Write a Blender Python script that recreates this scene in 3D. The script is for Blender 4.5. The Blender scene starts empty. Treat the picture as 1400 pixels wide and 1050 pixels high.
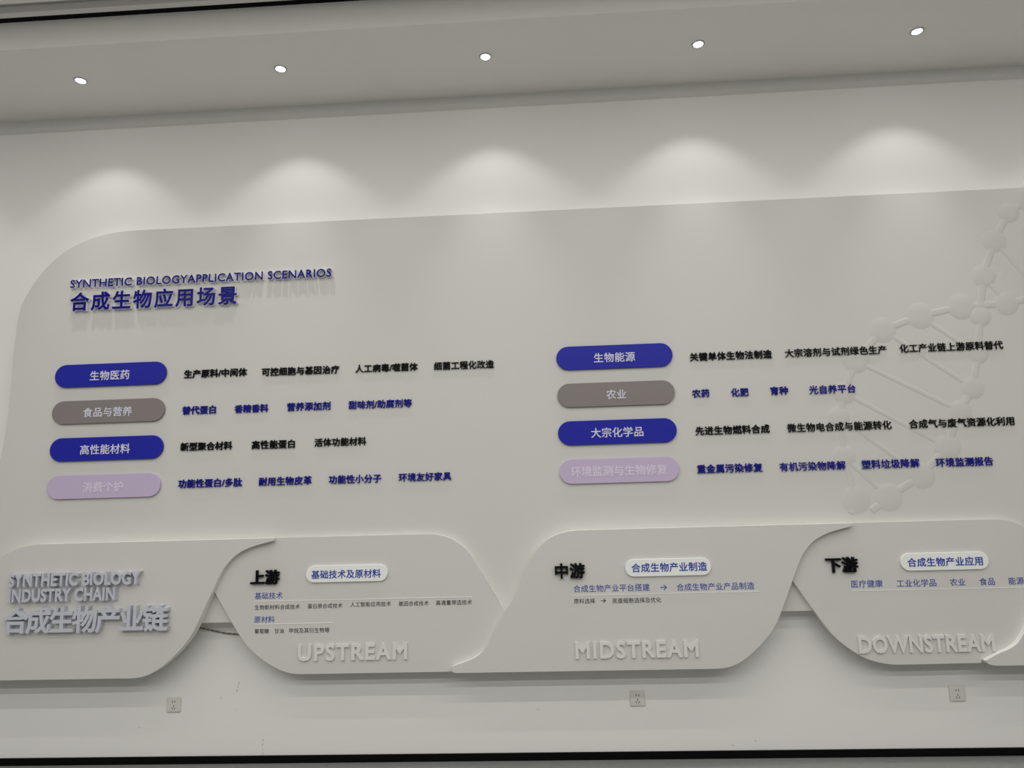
import bpy, bmesh, math, random
import numpy as np
from mathutils import Vector, Matrix
from mathutils.geometry import delaunay_2d_cdt

scene = bpy.context.scene
col = scene.collection

# ---------------------------------------------------------------- camera, light, exposure
F_PX = 970.0
YAW, PITCH, ROLL = math.radians(2.843), math.radians(8.897), math.radians(1.635)
cam_data = bpy.data.cameras.new('camera')
cam_data.sensor_width = 36.0
cam_data.lens = F_PX / 1400.0 * 36.0
cam_data.clip_start = 0.05
cam = bpy.data.objects.new('camera', cam_data)
col.objects.link(cam)
rot = Matrix.Rotation(YAW, 3, 'Z') @ Matrix.Rotation(PITCH, 3, 'X') @ Matrix.Rotation(ROLL, 3, 'Y')
right, fwd, up = rot.col[0], rot.col[1], rot.col[2]
m3 = Matrix((right, up, -fwd)).transposed()
cam.matrix_world = Matrix.Translation((0.0, -4.491, 1.552)) @ m3.to_4x4()
scene.camera = cam

world = bpy.data.worlds.new('room_ambient')
scene.world = world
world.use_nodes = True
wbg = world.node_tree.nodes['Background']
wbg.inputs['Color'].default_value = (1.0, 0.985, 0.945, 1)
wbg.inputs['Strength'].default_value = 0.22

scene.view_settings.view_transform = 'Standard'
scene.view_settings.look = 'None'
scene.view_settings.gamma = 1.0
scene.view_settings.use_curve_mapping = False
scene.view_settings.exposure = -0.05
scene.cycles.use_denoising = True

# rows of ceiling strip lighting in the room behind the camera's side
for ry, pw in ((-1.88, 42), (-3.25, 90), (-5.5, 175), (-7.6, 245)):
    ld = bpy.data.lights.new('ceiling_strip_light', 'AREA')
    ld.shape = 'RECTANGLE'
    ld.size = 11.0
    ld.size_y = 0.06
    ld.energy = pw
    ld.color = (1.0, 0.985, 0.95)
    lo = bpy.data.objects.new('ceiling_strip_light', ld)
    lo.location = (-0.3, ry, 4.455)
    col.objects.link(lo)

DOWNLIGHT_X = [-4.264, -2.945, -1.626, -0.312, 1.014, 2.338, 3.662]
DOWNLIGHT_Y = -0.405
SPOT_W = 13.0
CORE_W = 31.0
SPOT_ANGLE = 98.0
SPOT_BLEND = 0.42
SOFFIT_Z = 4.285
FASCIA_Y = -0.745
CEIL_Z = 4.467
YP, YR, YF = -0.100, -0.130, -0.165     # faces of the big panel, the rear and the front lower panels

# ---------------------------------------------------------------- measured data (metres)
PHRASES = [
    ('生产原料/中间体', -2.3296, -1.9167, 2.3801, 'k'),
    ('可控细胞与基因治疗', -1.8191, -1.3175, 2.3749, 'k'),
    ('人工病毒/噬菌体', -1.2124, -0.8124, 2.3733, 'k'),
    ('细菌工程化改造', -0.7096, -0.3281, 2.3715, 'k'),
    ('替代蛋白', -2.3310, -2.1123, 2.1446, 'b'),
    ('香精香料', -1.9897, -1.7718, 2.1427, 'b'),
    ('营养添加剂', -1.6492, -1.3715, 2.1438, 'b'),
    ('甜味剂/助腐剂等', -1.2545, -0.8521, 2.1422, 'b'),
    ('新型聚合材料', -2.3330, -1.9983, 1.9126, 'k'),
    ('高性能蛋白', -1.8714, -1.5959, 1.9099, 'k'),
    ('活体功能材料', -1.4696, -1.1415, 1.9123, 'k'),
    ('功能性蛋白/多肽', -2.3371, -1.9265, 1.6806, 'b'),
    ('耐用生物皮革', -1.8194, -1.4848, 1.6794, 'b'),
    ('功能性小分子', -1.3759, -1.0462, 1.6786, 'b'),
    ('环境友好家具', -0.9363, -0.6085, 1.6796, 'b'),
    ('关键单体生物法制造', 0.8928, 1.3953, 2.3680, 'k'),
    ('大宗溶剂与试剂绿色生产', 1.4736, 2.0858, 2.3689, 'k'),
    ('化工产业链上游原料替代', 2.1652, 2.7782, 2.3710, 'k'),
    ('农药', 0.8922, 0.9971, 2.1389, 'b'),
    ('化肥', 1.1287, 1.2348, 2.1368, 'b'),
    ('育种', 1.3669, 1.4728, 2.1386, 'b'),
    ('光自养平台', 1.5997, 1.8770, 2.1357, 'b'),
    ('先进生物燃料合成', 0.8966, 1.3430, 1.9073, 'k'),
    ('微生物电合成与能源转化', 1.4472, 2.0661, 1.9067, 'k'),
    ('合成气与废气资源化利用', 2.1690, 2.7824, 1.9065, 'k'),
    ('重金属污染修复', 0.8914, 1.2826, 1.6761, 'b'),
    ('有机污染物降解', 1.3819, 1.7715, 1.6735, 'b'),
    ('塑料垃圾降解', 1.8675, 2.2038, 1.6740, 'b'),
    ('环境监测报告', 2.2996, 2.6299, 1.6721, 'b')]
TITLES = [
    ('SYNTHETIC BIOLOGYAPPLICATION SCENARIOS', -3.1183, -1.3682, 3.0106),
    ('合成生物应用场景', -3.1115, -1.9887, 2.8868)]
CHAIN = [
    ('SYNTHETIC BIOLOGY', -3.3252, -2.4984, 1.1226),
    ('INDUSTRY CHAIN', -3.3173, -2.6500, 1.0313),
    ('合成生物产业链', -3.3417, -2.3138, 0.8838)]
STAGES = [
    ('上游', -1.8389, -1.6626, 1.1015),
    ('中游', 0.0076, 0.1836, 1.1014),
    ('下游', 1.5889, 1.7708, 1.0958)]
STREAMS = [
    ('UPSTREAM', -1.5402, -0.8824, 0.6580),
    ('MIDSTREAM', 0.1096, 0.8159, 0.6505),
    ('DOWNSTREAM', 1.7306, 2.4871, 0.6463)]
PILLTEXT = [
    ('生物医药', -2.9490, -2.6864, 2.3908),
    ('食品与营养', -2.9790, -2.6555, 2.1525),
    ('高性能材料', -2.9821, -2.6559, 1.9138),
    ('消费个护', -2.9496, -2.6875, 1.6758),
    ('生物能源', 0.2991, 0.5541, 2.3835),
    ('农业', 0.3650, 0.4867, 2.1500),
    ('大宗化学品', 0.2602, 0.5792, 1.9154),
    ('环境监测与生物修复', 0.1274, 0.7102, 1.6813)]
TAGTEXT = [
    ('基础技术及原材料', -1.4647, -1.0396, 1.1100),
    ('合成生物产业制造', 0.4566, 0.8958, 1.1094),
    ('合成生物产业应用', 2.0525, 2.4772, 1.1004)]
PILLS = [(-3.186,-2.444,2.395,0.151), (-3.188,-2.444,2.157,0.149), (-3.185,-2.442,1.918,0.149), (-3.186,-2.447,1.681,0.151), (0.065,0.787,2.388,0.151), (0.063,0.786,2.153,0.148), (0.058,0.783,1.918,0.148), (0.058,0.783,1.683,0.146)]
TAGS = [(-1.499,-0.998,1.113,0.096), (0.420,0.920,1.109,0.095), (2.015,2.512,1.103,0.093)]
PRINT_UP = [
    ('基础技术', -1.8152, -1.6435, 0.9915, 'h'),
    ('生物新材料合成技术', -1.8133, -1.5359, 0.9237, 's'),
    ('蛋白质合成技术', -1.4885, -1.2764, 0.9246, 's'),
    ('人工智能应用技术', -1.2274, -0.9812, 0.9292, 's'),
    ('基因合成技术', -0.9343, -0.7532, 0.9281, 's'),
    ('高通量筛选技术', -0.7091, -0.4926, 0.9287, 's'),
    ('原材料', -1.8149, -1.6889, 0.8528, 'h'),
    ('葡萄糖', -1.8112, -1.7231, 0.7853, 's'),
    ('甘油', -1.6882, -1.6317, 0.7850, 's'),
    ('甲烷及其衍生物等', -1.5987, -1.3534, 0.7850, 's')]
PRINT_MID = [
    ('合成生物产业平台搭建', 0.1129, 0.5578, 0.9965, 'h'),
    ('→', 0.6204, 0.6589, 0.9941, 'h'),
    ('合成生物产业产品制造', 0.7143, 1.1618, 0.9927, 'h'),
    ('原料选择', 0.1124, 0.2364, 0.9259, 's'),
    ('→', 0.2698, 0.3005, 0.9257, 's'),
    ('底盘细胞选择及优化', 0.3364, 0.6206, 0.9242, 's')]
PRINT_DOWN = [
    ('医疗健康', 1.7267, 1.9051, 0.9851, 'h'),
    ('工业化学品', 1.9854, 2.2080, 0.9831, 'h'),
    ('农业', 2.2853, 2.3705, 0.9822, 'h'),
    ('食品', 2.4508, 2.5365, 0.9827, 'h'),
    ('能源', 2.6132, 2.6986, 0.9832, 'h')]
LINES = [(-1.816,-0.489,0.959), (-1.812,-1.331,0.826), (0.111,1.191,0.959), (1.723,2.776,0.946)]
SOCKETS = [(-2.355,0.342), (0.470,0.340), (2.316,0.342)]
BALLS = [(3.054,3.296,0.081), (2.927,3.211,0.067), (2.816,3.034,0.076), (2.723,2.811,0.076), (2.671,2.557,0.067), (2.837,2.629,0.076), (2.566,2.622,0.086), (2.312,2.573,0.086), (2.081,2.494,0.083), (1.899,2.308,0.081), (1.811,2.112,0.071), (1.764,1.965,0.067), (1.769,1.726,0.071), (1.814,1.468,0.086), (2.004,1.476,0.086), (2.211,1.599,0.081), (2.380,1.764,0.081), (2.482,1.976,0.067), (2.572,2.116,0.071), (2.630,2.321,0.062), (3.056,2.671,0.076), (3.038,2.699,0.057)]
CABLE = [(-2.308,0.816), (-2.251,0.804), (-2.190,0.788), (-2.120,0.773), (-2.027,0.755), (-1.944,0.748), (-1.866,0.745)]
SCUFFS = [(-1.953,0.459), (-1.959,0.437), (-1.965,0.416), (-2.065,0.375), (-1.966,0.302), (-1.795,0.128), (-1.797,0.103), (-1.794,0.074), (-1.794,0.053), (-2.572,0.208), (-0.125,0.282), (1.010,0.069), (1.143,0.092)]

# ---------------------------------------------------------------- helpers
def srgb(r, g, b):
    def c(x):
        x /= 255.0
        return x / 12.92 if x <= 0.04045 else ((x + 0.055) / 1.055) ** 2.4
    return (c(r), c(g), c(b), 1.0)

def mat(name, color, rough=0.5, spec=0.5, metal=0.0, bump=0.0, scale=60.0, vary=0.0, coat=0.0):
    m = bpy.data.materials.new(name)
    m.use_nodes = True
    nt = m.node_tree
    b = nt.nodes['Principled BSDF']
    b.inputs['Base Color'].default_value = color
    b.inputs['Roughness'].default_value = rough
    b.inputs['Specular IOR Level'].default_value = spec
    b.inputs['Metallic'].default_value = metal
    b.inputs['Coat Weight'].default_value = coat
    if bump or vary:
        tc = nt.nodes.new('ShaderNodeTexCoord')
        nz = nt.nodes.new('ShaderNodeTexNoise')
        nz.inputs['Scale'].default_value = scale
        nz.inputs['Detail'].default_value = 4.0
        nt.links.new(tc.outputs['Object'], nz.inputs['Vector'])
        if bump:
            bp = nt.nodes.new('ShaderNodeBump')
            bp.inputs['Strength'].default_value = bump
            bp.inputs['Distance'].default_value = 0.002
            nt.links.new(nz.outputs['Fac'], bp.inputs['Height'])
            nt.links.new(bp.outputs['Normal'], b.inputs['Normal'])
        if vary:
            mx = nt.nodes.new('ShaderNodeMixRGB')
            mx.inputs['Color1'].default_value = tuple(c * (1 - vary) for c in color[:3]) + (1,)
            mx.inputs['Color2'].default_value = tuple(min(1, c * (1 + vary)) for c in color[:3]) + (1,)
            nt.links.new(nz.outputs['Fac'], mx.inputs['Fac'])
            nt.links.new(mx.outputs['Color'], b.inputs['Base Color'])
    return m

def emit(name, color, strength):
    m = bpy.data.materials.new(name)
    m.use_nodes = True
    nt = m.node_tree
    nt.nodes.clear()
    e = nt.nodes.new('ShaderNodeEmission')
    e.inputs['Color'].default_value = color
    e.inputs['Strength'].default_value = strength
    o = nt.nodes.new('ShaderNodeOutputMaterial')
    nt.links.new(e.outputs['Emission'], o.inputs['Surface'])
    return m

WALL = mat('wall_paint', (0.80, 0.79, 0.765, 1), 0.6, 0.3, bump=0.03, scale=220)
SOFFIT = mat('ceiling_paint', (0.87, 0.855, 0.82, 1), 0.8, 0.2, bump=0.03, scale=200)
PANEL = mat('panel_lacquer', (0.625, 0.614, 0.58, 1), 0.5, 0.3, vary=0.008, scale=3)
LPANEL = mat('lower_panel_lacquer', (0.625, 0.617, 0.585, 1), 0.5, 0.3, vary=0.008, scale=4)
EDGE = mat('panel_edge_lit', (0.84, 0.835, 0.81, 1), 0.5, 0.3)  # paler than the faces: brightness of the lit ledges put into the colour
DNA = mat('relief_lacquer', (0.60, 0.59, 0.557, 1), 0.55, 0.25)
BLACK = mat('black_trim', (0.003, 0.003, 0.0035, 1), 0.55, 0.08)
FLOOR = mat('floor_vinyl', (0.235, 0.24, 0.232, 1), 0.35, 0.4, bump=0.05, scale=30, vary=0.15)
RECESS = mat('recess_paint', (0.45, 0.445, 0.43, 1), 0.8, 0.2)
BLUE = mat('blue_acrylic', srgb(35, 40, 158), 0.35, 0.2)
GREY = mat('grey_acrylic', srgb(133, 126, 124), 0.35, 0.3)
MAUVE = mat('mauve_acrylic', srgb(196, 180, 208), 0.35, 0.3)
NAVY = mat('title_blue_face', srgb(24, 22, 122), 0.18, 0.06)
TITLESIDE = mat('title_clear_edge', srgb(226, 226, 236), 0.25, 0.6)
INK_K = mat('black_letter', (0.004, 0.004, 0.0045, 1), 0.5, 0.1)
INK_B = mat('blue_letter', srgb(28, 30, 134), 0.45, 0.1)
PILLINK = mat('pale_letter', srgb(214, 213, 230), 0.5, 0.3)
PILLINK_M = mat('pale_mauve_letter', srgb(222, 212, 230), 0.5, 0.3)
SILVER = mat('silver_letter', srgb(196, 198, 208), 0.35, 0.5)
WHITE = mat('white_acrylic', (0.82, 0.82, 0.81, 1), 0.35, 0.4)
CARVED = mat('white_letter_lacquer', (0.72, 0.715, 0.69, 1), 0.45, 0.3)
TAGWHITE = mat('white_tag_board', (0.86, 0.87, 0.85, 1), 0.4, 0.4)
TAGINK = mat('tag_blue_letter', srgb(40, 66, 160), 0.5, 0.3)
PRINT_H = mat('print_blue', srgb(62, 76, 158), 0.6, 0.2)
PRINT_S = mat('print_dark', srgb(52, 52, 56), 0.6, 0.2)
PLASTIC = mat('socket_plastic', (0.66, 0.65, 0.61, 1), 0.35, 0.5)
DARKHOLE = mat('socket_hole', (0.09, 0.088, 0.08, 1), 0.7, 0.1)
ROPE = mat('cable_braid', srgb(122, 117, 104), 0.8, 0.2)
SCUFF = mat('scuff', srgb(140, 137, 128), 0.8, 0.1)
RING = mat('downlight_ring', (0.55, 0.54, 0.56, 1), 0.35, 0.5)
LENS = emit('downlight_lens', (1.0, 0.985, 1.0, 1), 14.0)

def link(name, mesh, mats, parent=None, loc=(0, 0, 0)):
    if not isinstance(mats, (list, tuple)):
        mats = [mats]
    for m in mats:
        mesh.materials.append(m)
    o = bpy.data.objects.new(name, mesh)
    col.objects.link(o)
    o.location = loc
    if parent is not None:
        o.parent = parent
    return o

def tag(o, label=None, cat=None, group=None, kind=None):
    if label: o['label'] = label
    if cat: o['category'] = cat
    if group: o['group'] = group
    if kind: o['kind'] = kind
    return o

GAP = 0.0006   # adhesive film behind stuck-on pieces

def empty(name, loc=(0, 0, 0)):
    o = bpy.data.objects.new(name, None)
    o.empty_display_size = 0.05
    o.location = loc
    col.objects.link(o)
    return o

def to_mesh(bm, name):
    bmesh.ops.recalc_face_normals(bm, faces=bm.faces[:])
    me = bpy.data.meshes.new(name)
    bm.to_mesh(me)
    bm.free()
    return me

def box(bm, x0, x1, y0, y1, z0, z1):
    vs = [bm.verts.new((x, y, z)) for x in (x0, x1) for y in (y0, y1) for z in (z0, z1)]
    for f in ((0, 1, 3, 2), (4, 6, 7, 5), (0, 4, 5, 1), (2, 3, 7, 6), (0, 2, 6, 4), (1, 5, 7, 3)):
        bm.faces.new([vs[i] for i in f])

def box_mesh(name, *a):
    bm = bmesh.new()
    box(bm, *a)
    return to_mesh(bm, name)

def prism(name, pts, yback, yfront):
    """outline in the wall plane (x, z), given a real thickness along y"""
    bm = bmesh.new()
    fr = [bm.verts.new((x, yfront, z)) for x, z in pts]
    bk = [bm.verts.new((x, yback, z)) for x, z in pts]
    bm.faces.new(fr)
    bm.faces.new(bk[::-1])
    n = len(pts)
    for i in range(n):
        j = (i + 1) % n
        f = bm.faces.new((fr[i], bk[i], bk[j], fr[j]))
        f.smooth = True
    return to_mesh(bm, name)

def edge_bevel(o, w, seg=2, ang=50):
    md = o.modifiers.new('edge', 'BEVEL')
    md.width = w
    md.segments = seg
    md.limit_method = 'ANGLE'
    md.angle_limit = math.radians(ang)
    md.harden_normals = False
    return o

def lighten_edges(me):  # side faces get the paler colour that imitates light on the ledges
    for p in me.polygons:
        if abs(p.normal.y) < 0.5:
            p.material_index = 1

def sharp(me, ang=40):
    me.set_sharp_from_angle(angle=math.radians(ang))

def spline(pts, n=6):
    """Catmull-Rom through the points, open"""
    out = []
    P = [Vector(p) for p in pts]
    for i in range(len(P) - 1):
        p0 = P[i - 1] if i > 0 else P[i] * 2 - P[i + 1]
        p1, p2 = P[i], P[i + 1]
        p3 = P[i + 2] if i + 2 < len(P) else P[i + 1] * 2 - P[i]
        d = (p2 - p1).length
        for k in range(n):
            t = k / n
            m1 = (p2 - p0) * d / max(1e-6, (p2 - p0).length) if 0 else (p2 - p0) * d / max(1e-6, (p1 - p0).length + d)
            m2 = (p3 - p1) * d / max(1e-6, (p3 - p2).length + d)
            h = (2*t**3 - 3*t**2 + 1) * p1 + (t**3 - 2*t**2 + t) * m1 + (-2*t**3 + 3*t**2) * p2 + (t**3 - t**2) * m2
            out.append((h.x, h.y))
    out.append((P[-1].x, P[-1].y))
    return out

def capsule(x0, x1, zc, h, n=14):
    r = h / 2
    pts = []
    for k in range(n + 1):
        a = -math.pi / 2 + math.pi * k / n
        pts.append((x1 - r + r * math.cos(a), zc + r * math.sin(a)))
    for k in range(n + 1):
        a = math.pi / 2 + math.pi * k / n
        pts.append((x0 + r + r * math.cos(a), zc + r * math.sin(a)))
    return pts

def rrect(x0, x1, z0, z1, r, n=5):
    pts = []
    for cx, cz, a0 in ((x1 - r, z0 + r, -90), (x1 - r, z1 - r, 0), (x0 + r, z1 - r, 90), (x0 + r, z0 + r, 180)):
        for k in range(n + 1):
            a = math.radians(a0 + 90 * k / n)
            pts.append((cx + r * math.cos(a), cz + r * math.sin(a)))
    return pts

# ---- lettering: every character is real extruded geometry
_glyph, _adv = {}, {}

def glyph(ch, off):
    """vertices/faces of one character at size 1, stroke weight grown by off, extruded from z=0 to z=1"""
    key = (ch, off)
    if key in _glyph:
        return _glyph[key]
    cu = bpy.data.curves.new('glyph', 'FONT')
    cu.body = ch
    cu.size = 1.0
    cu.fill_mode = 'NONE'
    cu.resolution_u = 3
    ob = bpy.data.objects.new('glyph', cu)
    me = ob.to_mesh()
    P = [(v.co.x, v.co.y) for v in me.vertices]
    nxt = {}
    for e in me.edges:
        i, j = e.vertices
        nxt.setdefault(i, []).append(j)
        nxt.setdefault(j, []).append(i)
    ob.to_mesh_clear()
    bpy.data.objects.remove(ob)
    bpy.data.curves.remove(cu)
    # closed loops
    seen, loops = set(), []
    for s0 in range(len(P)):
        if s0 in seen or len(nxt.get(s0, ())) != 2:
            continue
        loop, prev, cur = [s0], None, s0
        seen.add(s0)
        while True:
            n = [q for q in nxt[cur] if q != prev]
            q = n[0]
            if q == s0 or q in seen:
                break
            loop.append(q); seen.add(q)
            prev, cur = cur, q
        pts = []
        for i in loop:
            if not pts or math.dist(pts[-1], P[i]) > 1e-4:
                pts.append(P[i])
        if len(pts) > 2 and math.dist(pts[0], pts[-1]) < 1e-4:
            pts.pop()
        if len(pts) > 2:
            loops.append(np.array(pts))
    def inside(p, poly):
        x, y = p
        c = False
        for k in range(len(poly)):
            (x1, y1), (x2, y2) = poly[k - 1], poly[k]
            if (y1 > y) != (y2 > y) and x < (x2 - x1) * (y - y1) / (y2 - y1) + x1:
                c = not c
        return c
    grown = []
    for li, L in enumerate(loops):
        depth = sum(1 for lj, K in enumerate(loops) if lj != li and inside(L[0], K))
        area = 0.5 * np.sum(L[:, 0] * np.roll(L[:, 1], -1) - np.roll(L[:, 0], -1) * L[:, 1])
        if (area > 0) != (depth % 2 == 0):
            L = L[::-1]
        e = np.roll(L, -1, 0) - L
        e /= np.linalg.norm(e, axis=1, keepdims=True)
        nrm = np.stack([e[:, 1], -e[:, 0]], 1)
        pn = np.roll(nrm, 1, 0)
        m = nrm + pn
        d = np.maximum(0.55, 1 + np.sum(nrm * pn, 1))
        grown.append(L + off * m / d[:, None])
    V2, E2 = [], []
    for L in grown:
        b = len(V2)
        V2 += [Vector(p) for p in L]
        E2 += [(b + i, b + (i + 1) % len(L)) for i in range(len(L))]
    ov, oe, of, _a, _b, _c = delaunay_2d_cdt(V2, E2, [], 0, 1e-5)
    T = np.array([tuple(f) for f in of])
    VV = np.array([tuple(v) for v in ov])
    C = VV[T].mean(1)
    wn = np.zeros(len(C))
    for L in grown:
        d = L[None] - C[:, None]
        dn = np.roll(d, -1, 1)
        wn += np.sum(np.arctan2(d[..., 0] * dn[..., 1] - d[..., 1] * dn[..., 0], (d * dn).sum(-1)), 1)
    T = T[wn > 3.0]
    used = {}
    for t in T:
        for i in t:
            used.setdefault(int(i), len(used))
    n = len(used)
    order = sorted(used, key=used.get)
    vs = [(VV[i][0], VV[i][1], 1.0) for i in order] + [(VV[i][0], VV[i][1], 0.0) for i in order]
    fs, nz, he = [], [], set()
    for t in T:
        q = [used[int(i)] for i in t]
        (ax, ay), (bx, by), (cx, cy) = [VV[int(i)] for i in t]
        if (bx - ax) * (cy - ay) - (by - ay) * (cx - ax) < 0:
            q = q[::-1]
        fs.append(tuple(q)); nz.append(1.0)
        fs.append(tuple(i + n for i in q[::-1])); nz.append(-1.0)
        he |= {(q[0], q[1]), (q[1], q[2]), (q[2], q[0])}
    for i, j in he:
        if (j, i) not in he:
            fs.append((i, i + n, j + n, j)); nz.append(0.0)
    _glyph[key] = (vs, fs, nz)
    return _glyph[key]

def width(s):
    cu = bpy.data.curves.new('glyph', 'FONT')
    cu.body = s
    ob = bpy.data.objects.new('glyph', cu)
    me = ob.to_mesh()
    xs = [v.co.x for v in me.vertices]
    w = max(xs) - min(xs)
    ob.to_mesh_clear()
    bpy.data.objects.remove(ob)
    bpy.data.curves.remove(cu)
    return w

def advance(ch):
    if ch not in _adv:
        if ord(ch) > 0x3000:
            _adv[ch] = 1.0
        else:
            _adv[ch] = width('H' + ch + 'H') - width('HH')
    return _adv[ch]

def layout(text, xl, xr, zc, off, em=None, cap=None, squeeze=0.96):
    """list of (char, x, em) with the ink running from xl to xr, and the baseline height"""
    vis = [i for i, c in enumerate(text) if c != ' ']
    adv = [advance(c) for c in text]
    pos, x = [], 0.0
    for a in adv:
        pos.append(x)
        x += a
    g0 = min(v[0] for v in glyph(text[vis[0]], off)[0])
    g1 = max(v[0] for v in glyph(text[vis[-1]], off)[0])
    if em is None and cap is None:
        em = (xr - xl) / (pos[-1] + g1 - g0) * 0.985
    if cap is not None:
        em = cap / 0.727
    natural = (pos[-1] + g1 - g0) * em
    n = len(text) - 1
    sq = 1.0
    if cap is not None:
        sq = min(1.0, (xr - xl) / natural * squeeze)
    ex = em * sq
    tr = ((xr - xl) - natural * sq) / n if n else 0.0
    xs = [xl - g0 * ex + p * ex + i * tr for i, p in enumerate(pos)]
    lo = min(min(v[1] for v in glyph(text[i], off)[0]) for i in vis)
    hi = max(max(v[1] for v in glyph(text[i], off)[0]) for i in vis)
    base = zc - (lo + hi) / 2 * em
    return [(text[i], xs[i]) for i in vis], base, (ex, em)

def add_glyph(V, Fc, MI, ch, off, x, z, em, yback, depth):
    vs, fs, nz = glyph(ch, off)
    b = len(V)
    V += [(x + vx * em[0], yback - vz * depth, z + vy * em[1]) for vx, vy, vz in vs]
    Fc += [tuple(b + i for i in f) for f in fs]
    MI += [0 if q > 0.9 else 1 for q in nz]

def fill(me, V, Fc, MI=None):
    me.from_pydata(V, [], Fc)
    if MI:
        me.polygons.foreach_set('material_index', MI)
    me.update()
    return me

def raised(name, child, text, xl, xr, zc, yback, depth, off, face, side, label, cat, group=None, em=None, cap=None, squeeze=0.96):
    """one line of mounted letters: an Empty with one mesh per character"""
    chars, base, em = layout(text, xl, xr, zc, off, em, cap, squeeze)
    yback -= GAP
    root = empty(name, ((xl + xr) / 2, yback, zc))
    tag(root, label, cat, group)
    for ch, x in chars:
        V, Fc, MI = [], [], []
        add_glyph(V, Fc, MI, ch, off, 0, 0, em, 0, depth)
        me = bpy.data.meshes.new(child)
        two = face is not side
        fill(me, V, Fc, MI if two else None)
        o = link(child, me, [face, side] if two else face, root, (x - root.location.x, 0, base - zc))
    return root

def flat_text(name, items, yback, depth, off, m, parent, em=None, cap=None):
    """a run of printed or stuck-on text as one mesh"""
    V, Fc, MI = [], [], []
    for text, xl, xr, zc in items:
        chars, base, e = layout(text, xl, xr, zc, off, em, cap)
        for ch, x in chars:
            add_glyph(V, Fc, MI, ch, off, x, base, e, yback, depth)
    me = fill(bpy.data.meshes.new(name), V, Fc)
    o = link(name, me, m)
    o.parent = parent
    o.matrix_parent_inverse = Matrix.Translation(parent.location).inverted()
    return o

def child_world(o, parent):
    o.parent = parent
    o.matrix_parent_inverse = Matrix.Translation(parent.location).inverted()
    return o

# ---------------------------------------------------------------- the room
def struct(name, me, m):
    return tag(link(name, me, m), kind='structure')

struct('wall_back', box_mesh('wall_back', -6.5, 6.5, 0.0, 0.15, 0.0, 4.168), WALL)
struct('floor', box_mesh('floor', -6.5, 6.5, -9.0, 0.15, -0.1, 0.0), FLOOR)
struct('baseboard_back', box_mesh('baseboard_back', -6.5, 6.5, -0.012, 0.0, 0.0, 0.042), BLACK)
o = struct('trim_1', box_mesh('trim_1', -6.5, 6.5, 0.03, 0.15, 4.168, SOFFIT_Z + 0.01), WALL)
o['label'] = 'shallow recessed band where the wall meets the soffit'
# lowered soffit along the wall with its front fascia
o = struct('ceiling_soffit', box_mesh('ceiling_soffit', -6.5, 6.5, FASCIA_Y, 0.15, SOFFIT_Z, 4.62), SOFFIT)
# main ceiling beyond it: black slot, painted strip, recessed channel, ceiling
struct('trim_2', box_mesh('trim_2', -6.5, 6.5, -0.785, FASCIA_Y, CEIL_Z, 4.62), BLACK)
bm = bmesh.new()
box(bm, -6.5, 6.5, -0.826, -0.785, CEIL_Z, 4.62)
box(bm, -6.5, 6.5, -9.0, -0.900, CEIL_Z, 4.62)
struct('ceiling', to_mesh(bm, 'ceiling'), SOFFIT)
struct('trim_3', box_mesh('trim_3', -6.5, 6.5, -0.900, -0.826, 4.51, 4.62), RECESS)

# scuffs on the lower wall
for i, (x, z) in enumerate(SCUFFS):
    rng = random.Random(i)
    w, h = rng.uniform(0.0015, 0.003), rng.uniform(0.004, 0.009)
    if i < 3: h = 0.012
    bm = bmesh.new()
    n = 7
    pts = [(x + w * math.cos(6.283 * k / n) * rng.uniform(.5, 1) + (z * 0), z + h * math.sin(6.283 * k / n) * rng.uniform(.6, 1)) for k in range(n)]
    me = prism('scuff_mark', pts, 0.0, -0.0006)
    bm.free()
    o = link('scuff_mark', me, SCUFF)
    o.parent = bpy.data.objects['wall_back']

# ---------------------------------------------------------------- downlights
def lathe(bm, prof, n=32):
    rings = []
    for r, z in prof:
        rings.append([bm.verts.new((r * math.cos(6.28318 * k / n), r * math.sin(6.28318 * k / n), z)) for k in range(n)])
    for a, b in zip(rings, rings[1:]):
        for k in range(n):
            f = bm.faces.new((a[k], a[(k + 1) % n], b[(k + 1) % n], b[k]))
            f.smooth = True
    return rings

bm = bmesh.new()
lathe(bm, [(0.0285, 0.0), (0.0285, -0.003), (0.032, -0.006), (0.037, -0.005), (0.041, -0.002), (0.041, 0.0)])
RING_ME = to_mesh(bm, 'trim_ring')
RING_ME.materials.append(RING)
bm = bmesh.new()
rg = lathe(bm, [(0.028, 0.0), (0.027, -0.003), (0.02, -0.005), (0.01, -0.006)])
bm.faces.new(rg[-1])
LENS_ME = to_mesh(bm, 'lens')
LENS_ME.materials.append(LENS)
spot = bpy.data.lights.new('downlight_beam', 'SPOT')
spot.energy = SPOT_W
spot.color = (1.0, 0.985, 0.95)
spot.spot_size = math.radians(SPOT_ANGLE)
spot.spot_blend = SPOT_BLEND
spot.shadow_soft_size = 0.03
core = bpy.data.lights.new('downlight_core', 'SPOT')
core.energy = CORE_W
core.color = (1.0, 0.985, 0.95)
core.spot_size = math.radians(54)
core.spot_blend = 1.0
core.shadow_soft_size = 0.022
WHERE = ['next beyond the leftmost one in view', 'leftmost in view, above the left end of the big panel', 'second from the left, above the blue title lettering',
         'middle one of the row', 'second from the right', 'rightmost in view, above the helix graphic', 'next beyond the rightmost one in view']
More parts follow.
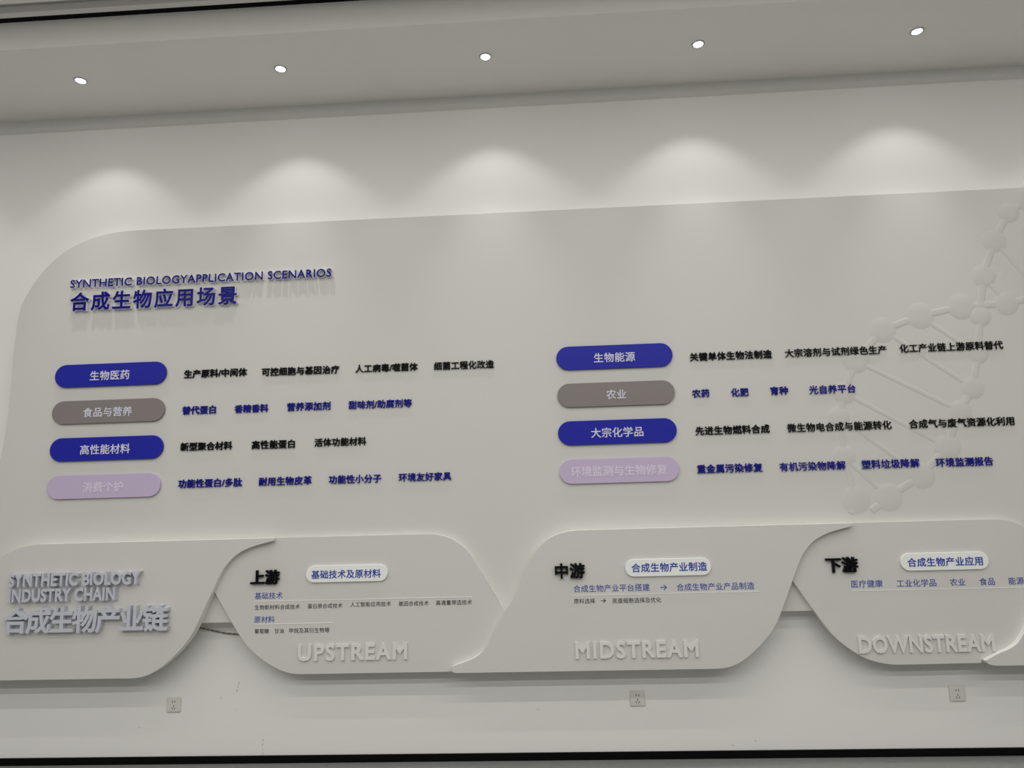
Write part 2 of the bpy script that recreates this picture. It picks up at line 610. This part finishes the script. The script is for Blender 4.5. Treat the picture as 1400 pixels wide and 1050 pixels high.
for x, wh in zip(DOWNLIGHT_X, WHERE):
    d = empty('ceiling_downlight', (x, DOWNLIGHT_Y, SOFFIT_Z))
    tag(d, 'recessed downlight in the soffit, ' + wh, 'ceiling light', 'downlights in the soffit')
    for nm, me in (('trim_ring', RING_ME), ('lens', LENS_ME)):
        o = bpy.data.objects.new(nm, me)
        col.objects.link(o)
        o.parent = d
    for ld in (spot, core):          # wide flood and the narrower centre of the same lamp
        l = bpy.data.objects.new(ld.name, ld)
        l.location = (0, 0, -0.012)
        l.parent = d
        col.objects.link(l)

# ---------------------------------------------------------------- the big panel
left = spline([(-3.80, 0.835), (-3.74, 1.05), (-3.66, 1.32), (-3.585, 1.60), (-3.525, 1.84), (-3.497, 2.10), (-3.489, 2.35),
               (-3.487, 2.60), (-3.478, 2.78), (-3.455, 2.90), (-3.400, 3.013), (-3.308, 3.140), (-3.170, 3.258), (-3.015, 3.328),
               (-2.880, 3.360), (-2.735, 3.372), (-2.60, 3.373)], 5)
outline = left + [(5.8, 3.373), (5.8, 0.835)]
me = prism('big_panel', outline, -0.001, YP)
sharp(me)
big = link('display_panel', me, [PANEL, EDGE])
lighten_edges(me)
edge_bevel(big, 0.001)
tag(big, 'large pale grey display panel with rounded left corner, mounted across the wall', 'display panel')

# pale double helix in very low relief on the panel
def dome(bm, x, z, r, h):
    n, m = 28, 6
    prev = None
    for j in range(m + 1):
        q = 1 - j / m
        rr, hh = r * q, h * (1 - q ** 3)
        if j == m:
            c = bm.verts.new((x, YP - h, z))
            for k in range(n):
                f = bm.faces.new((prev[k], prev[(k + 1) % n], c)); f.smooth = True
        else:
            ring = [bm.verts.new((x + rr * math.cos(6.28318 * k / n), YP - hh, z + rr * math.sin(6.28318 * k / n))) for k in range(n)]
            if prev:
                for k in range(n):
                    f = bm.faces.new((prev[k], prev[(k + 1) % n], ring[(k + 1) % n], ring[k])); f.smooth = True
            prev = ring

def rod(bm, a, b, w, h):
    a, b = Vector(a), Vector(b)
    d = (b - a).normalized()
    nn = Vector((-d.y, d.x))
    n = 8
    rows = []
    for p in (a, b):
        rows.append([bm.verts.new((p.x + nn.x * w * math.cos(math.pi * k / n), YP - h * math.sin(math.pi * k / n), p.y + nn.y * w * math.cos(math.pi * k / n))) for k in range(n + 1)])
    for k in range(n):
        f = bm.faces.new((rows[0][k], rows[0][k + 1], rows[1][k + 1], rows[1][k])); f.smooth = True

helix = empty('helix_relief', (2.3, YP, 2.3))
child_world(helix, big)
helix['label'] = 'faint double helix graphic in low relief'
A = [0, 1, 2, 3, 4, 19, 18, 17, 16, 15, 14]
B = [20, 5, 6, 7, 8, 9, 10, 11, 12, 13]
RUNGS = [(2, 20), (3, 5), (7, 19), (8, 18), (9, 17), (10, 16), (11, 15), (12, 14), (6, 4)]
def bc(i): return BALLS[i][:2]
def helix_part(name, build):
    bm = bmesh.new()
    build(bm)
    o = link(name, to_mesh(bm, name), DNA)
    o.parent = helix
    o.matrix_parent_inverse = Matrix.Translation((-2.3, -YP, -2.3))
    return o
for chain, tail in ((A, (1.90, 1.40)), (B, (1.775, 1.39))):
    def f(bm, chain=chain, tail=tail):
        for a, b in zip(chain, chain[1:]):
            rod(bm, bc(a), bc(b), 0.022, 0.0025)
        rod(bm, bc(chain[-1]), tail, 0.022, 0.0025)
    helix_part('strand', f)
for a, b in RUNGS:
    helix_part('rung', lambda bm, a=a, b=b: rod(bm, bc(a), bc(b), 0.014, 0.0018))
for i in range(21):
    helix_part('bead', lambda bm, i=i: dome(bm, BALLS[i][0], BALLS[i][1], BALLS[i][2], 0.0045))

# ---------------------------------------------------------------- lower panels
S_RIGHT = [(0.90, 0.535), (0.951, 0.5375), (1.012, 0.552), (1.087, 0.592), (1.185, 0.675), (1.258, 0.760), (1.302, 0.839),
           (1.339, 0.920), (1.376, 1.001), (1.413, 1.083), (1.447, 1.150), (1.484, 1.199), (1.537, 1.246), (1.611, 1.281),
           (1.686, 1.302), (1.756, 1.318)]
S_LEFT = [(0.20, 1.335), (0.14, 1.334), (0.085, 1.328), (0.008, 1.306), (-0.054, 1.268), (-0.113, 1.207), (-0.161, 1.121), (-0.206, 1.018),
          (-0.296, 0.871), (-0.349, 0.785), (-0.386, 0.717), (-0.413, 0.676), (-0.442, 0.644), (-0.488, 0.616), (-0.542, 0.596),
          (-0.598, 0.578)]
FOOT = [(-0.598, 0.578), (-0.612, 0.570), (-0.617, 0.556), (-0.611, 0.542), (-0.594, 0.535)]

def sh(pts, dx): return [(x + dx, z) for x, z in pts]
def front_outline(dxr, left_pts):
    return spline(sh(S_RIGHT, dxr), 4) + [(1.758 + dxr, 1.335)] + left_pts

P1_LEFT = spline([(-3.13, 1.335), (-3.211, 1.332), (-3.304, 1.315), (-3.361, 1.291), (-3.417, 1.259), (-3.48, 1.20), (-3.53, 1.121),
                  (-3.575, 1.018), (-3.665, 0.871), (-3.75, 0.72), (-3.81, 0.645), (-3.91, 0.597), (-3.965, 0.578)], 4)
P3_LEFT = spline(S_LEFT, 4) + spline(FOOT, 3)[1:]
DX1 = -3.452
lower = {}
def lower_panel(key, pts, yfront, label):
    me = prism('lower_panel', pts, YP - 0.0008, yfront)
    sharp(me)
    o = link('lower_panel', me, [LPANEL, EDGE])
    lighten_edges(me)
    edge_bevel(o, 0.001)
    tag(o, label, 'wall panel', 'overlapping lower wall panels')
    lower[key] = o
    return o

lower_panel('intro', front_outline(DX1, P1_LEFT + [(-3.99, 0.556), (-3.965, 0.535)]), YF,
            'leftmost lower white panel, front layer, behind the silver lettering')
lower_panel('mid', front_outline(0.0, P3_LEFT), YF,
            'lower white panel with curled foot, front layer, headed by black characters 中游')
G = 0.0004
s1 = [(x + DX1 + G, z) for x, z in spline(S_RIGHT, 4)]
FOOT_TIP = FOOT[:3]
s3 = [(x - G, z) for x, z in spline(S_LEFT, 4) + spline(FOOT, 3)[1:7]]
up_pts = [(x, z) for x, z in s1 if z >= 1.014]
up_pts = up_pts + [(1.758 + DX1 + G, 1.335)]
up_pts += spline([(-0.86, 1.335), (-0.78, 1.334), (-0.70, 1.329), (-0.626, 1.309), (-0.554, 1.267), (-0.497, 1.210), (-0.446, 1.130), (-0.390, 1.040), (-0.338, 0.953), (-0.304, 0.890)], 4)
up_pts += [(x, z) for x, z in s3 if z < 0.878]
up_pts += [(-0.620, 0.535)]
cl2 = [(-1.12, 0.535), (-1.511, 0.535), (-1.564, 0.538), (-1.618, 0.549), (-1.671, 0.570), (-1.744, 0.611), (-1.798, 0.651), (-1.850, 0.698), (-1.900, 0.760), (-1.948, 0.831), (-2.005, 0.922), (-2.060, 1.010)]
up_pts += spline(cl2, 4)
lower_panel('up', up_pts, YR, 'lower white panel, rear layer, headed by black characters 上游')
S5 = sh(S_LEFT[:-1], 3.035) + [(2.442, 0.572), (2.410, 0.556)]
s5 = [(x - G, z) for x, z in spline(S5, 4)]
dn = [(x + G, z) for x, z in spline(S_RIGHT, 4) if z >= 1.010]
dn += [(1.760, 1.335)]
dn += spline([(2.50, 1.335), (2.58, 1.334), (2.62, 1.331), (2.66, 1.323), (2.705, 1.307), (2.762, 1.267), (2.815, 1.212), (2.865, 1.135)], 4)
dn += [(x, z) for x, z in s5 if z < 1.115]
dn += [(2.405, 0.535)]
cl4 = [(2.30, 0.535), (1.975, 0.533), (1.911, 0.535), (1.831, 0.549), (1.752, 0.578), (1.676, 0.629), (1.609, 0.688), (1.556, 0.756), (1.509, 0.829), (1.454, 0.914), (1.398, 1.006)]
dn += spline(cl4, 4)
lower_panel('down', dn, YR, 'lower white panel, rear layer, headed by black characters 下游')
p5 = [(2.480, 0.527), (5.6, 0.527), (5.6, 1.335), (3.3, 1.335)] + spline(S5, 4) + [(2.425, 0.537), (2.450, 0.529)]
lower_panel('end', p5, YF, 'rightmost lower white panel, only its pointed foot in the bottom right corner')

# ---------------------------------------------------------------- raised blue titles
for (t, a, b, z), lab, off, kw in zip(TITLES,
        ('glossy dark blue raised English title line on the upper left of the big panel',
         'glossy dark blue raised Chinese title 合成生物应用场景 under the English title line'),
        (0.017, 0.026), (dict(cap=0.056), dict(em=0.130))):
    raised('title_lettering', 'letter' if t[0] == 'S' else 'character', t, a, b, z, YP, 0.025, off, NAVY, TITLESIDE, lab,
           'sign lettering', 'blue raised titles', **kw)

# ---------------------------------------------------------------- category pills
PILL_LOOK = [('blue', BLUE), ('grey', GREY), ('blue', BLUE), ('mauve', MAUVE)]
PILL_NAME = ['upper blue', 'grey', 'lower blue', 'mauve']
for i, ((x0, x1, zc, h), (t, a, b, tz)) in enumerate(zip(PILLS, PILLTEXT)):
    look, m = PILL_LOOK[i % 4]
    side = 'left' if i < 4 else 'right'
    root = empty('category_plaque', ((x0 + x1) / 2, YP, zc))
    tag(root, '%s pill shaped plaque reading %s, in the %s column' % (PILL_NAME[i % 4], t, side), 'plaque', 'pill shaped category plaques')
    me = prism('board', capsule(x0, x1, zc, 0.149), YP - GAP, YP - 0.015)
    sharp(me)
    o = child_world(link('board', me, m), root)
    edge_bevel(o, 0.0015)
    tx = flat_text('lettering', [(t, a, b, tz)], YP - 0.0145, 0.0022, 0.012, PILLINK_M if look == 'mauve' else PILLINK, root)
    tx['label'] = 'pale lettering'

# ---------------------------------------------------------------- raised phrases
ORD = ['first', 'second', 'third', 'fourth']
ROWS = {2.374: 0, 2.141: 1, 1.91: 2, 1.677: 3}
count = {}
for t, a, b, z, c in PHRASES:
    row = min(ROWS.items(), key=lambda q: abs(q[0] - z))[1]
    side = 'left' if b < 0 else 'right'
    k = count.get((row, side), 0)
    count[(row, side)] = k + 1
    yb = YP - (0.0046 if b > 1.7 else 0)      # clear of the low relief of the helix
    raised('phrase_lettering', 'character', t, a, b, z, yb, 0.009 - (YP - yb), 0.016, INK_K if c == 'k' else INK_B, INK_K if c == 'k' else INK_B,
           '%s raised lettering %s, %s phrase beside the %s pill in the %s column' % ('black' if c == 'k' else 'blue', t, ORD[k], PILL_NAME[row], side),
           'sign lettering', 'raised phrases beside the pills')

# ---------------------------------------------------------------- silver lettering on the leftmost lower panel
for (t, a, b, z), lab, ch, kw in zip(CHAIN,
        ('silver raised English lettering, first line SYNTHETIC BIOLOGY', 'silver raised English lettering, second line INDUSTRY CHAIN',
         'large silver raised Chinese lettering 合成生物产业链 under two English lines'),
        ('letter', 'letter', 'character'), (dict(cap=0.074), dict(cap=0.074), dict(em=0.157))):
    raised('chain_lettering', ch, t, a, b, z, YF, 0.034, 0.028 if ch == 'character' else 0.036, SILVER, SILVER, lab, 'sign lettering', 'silver raised lettering', **kw)

# ---------------------------------------------------------------- content of the three stage panels
for (t, a, b, z), y in zip(STAGES, (YR, YF, YR)):
    raised('stage_heading', 'character', t, a, b, z, y, 0.02, 0.026, INK_K, INK_K,
           'thick black raised heading %s at the top of its lower panel' % t, 'sign lettering', 'black stage headings')
for (t, a, b, z), y, where in zip(STREAMS, (YR, YF, YR), ('left of centre', 'in the middle', 'at the right')):
    raised('stream_lettering', 'letter', t, a, b, z, y, 0.011, 0.029, CARVED, CARVED,
           'white raised lettering %s along the panel bottom %s' % (t, where), 'sign lettering', 'white raised English words', cap=0.091, squeeze=0.97 if t[0] == 'D' else 0.90)
for (x0, x1, zc, h), (t, a, b, tz), y, nm in zip(TAGS, TAGTEXT, (YR, YF, YR), ('上游', '中游', '下游')):
    root = empty('heading_tag', ((x0 + x1) / 2, y, zc))
    tag(root, 'white pill tag with blue text %s, right of the heading %s' % (t, nm), 'plaque', 'white pill tags')
    me = prism('board', capsule(x0, x1, zc, 0.100), y - GAP, y - 0.012)
    sharp(me)
    edge_bevel(child_world(link('board', me, TAGWHITE), root), 0.002)
    tx = flat_text('lettering', [(t, a, b, tz)], y - 0.0118, 0.0018, 0.016, TAGINK, root)
    tx['label'] = 'blue lettering'

for key, items, y in (('up', PRINT_UP, YR), ('mid', PRINT_MID, YF), ('down', PRINT_DOWN, YR)):
    for t, a, b, z, c in items:
        o = flat_text('printed_text', [(t, a, b, z)], y + 0.0004, 0.0014, 0.006 if c == 'h' else 0.004,
                      PRINT_H if c == 'h' else PRINT_S, lower[key])
        o['label'] = ('blue printed heading ' if c == 'h' else 'small dark printed words ') + t
for i, (x0, x1, z) in enumerate(LINES):
    key, y = (('up', YR), ('up', YR), ('mid', YF), ('down', YR))[i]
    o = link('divider_line', box_mesh('divider_line', x0, x1, y - 0.0018, y, z - 0.0019, z + 0.0019), WHITE, lower[key])
    o['label'] = 'thin white divider line'

# ---------------------------------------------------------------- sockets
for (x, z), lab in zip(SOCKETS, ('pale square wall socket low on the left, under the silver lettering panel',
                                 'pale square wall socket low on the wall under the MIDSTREAM panel',
                                 'pale square wall socket low on the right, under the DOWNSTREAM panel')):
    root = empty('wall_socket', (x, 0, z))
    tag(root, lab, 'socket', 'wall sockets')
    me = prism('faceplate', rrect(x - 0.043, x + 0.043, z - 0.043, z + 0.043, 0.004), -GAP, -0.010)
    sharp(me)
    edge_bevel(child_world(link('faceplate', me, PLASTIC), root), 0.002)
    me = prism('insert', rrect(x - 0.031, x + 0.031, z - 0.031, z + 0.031, 0.003), -0.009, -0.0112)
    child_world(link('insert', me, PLASTIC), root)
    for dx, dz, ang in ((-0.0075, 0.017, 0), (0.0075, 0.017, 0), (0.0, -0.008, 0), (-0.0075, -0.022, 28), (0.0075, -0.022, -28)):
        w, h = 0.0022, 0.0052
        ca, sa = math.cos(math.radians(ang)), math.sin(math.radians(ang))
        pts = [(x + dx + px * ca - pz * sa, z + dz + px * sa + pz * ca) for px, pz in ((-w, -h), (w, -h), (w, h), (-w, h))]
        child_world(link('socket_slot', prism('socket_slot', pts, -0.0108, -0.0116), DARKHOLE), root)

# ---------------------------------------------------------------- twisted cable hanging behind the panels
path = spline(CABLE, 14)
bm = bmesh.new()
for ph in (0, math.pi):
    prev = None
    for i, (x, z) in enumerate(path):
        a = i * 0.55 + ph
        c = (x, -0.012 + 0.003 * math.sin(a), z + 0.003 * math.cos(a))
        ring = [bm.verts.new((c[0] + 0.0, c[1] + 0.0026 * math.cos(6.283 * k / 8), c[2] + 0.0026 * math.sin(6.283 * k / 8))) for k in range(8)]
        if prev:
            for k in range(8):
                f = bm.faces.new((prev[k], prev[(k + 1) % 8], ring[(k + 1) % 8], ring[k])); f.smooth = True
        else:
            bm.faces.new(ring)
        prev = ring
    bm.faces.new(prev)
o = link('twisted_cable', to_mesh(bm, 'twisted_cable'), ROPE)
tag(o, 'thin brown twisted cable sagging in the gap left of the 上游 panel', 'cable')
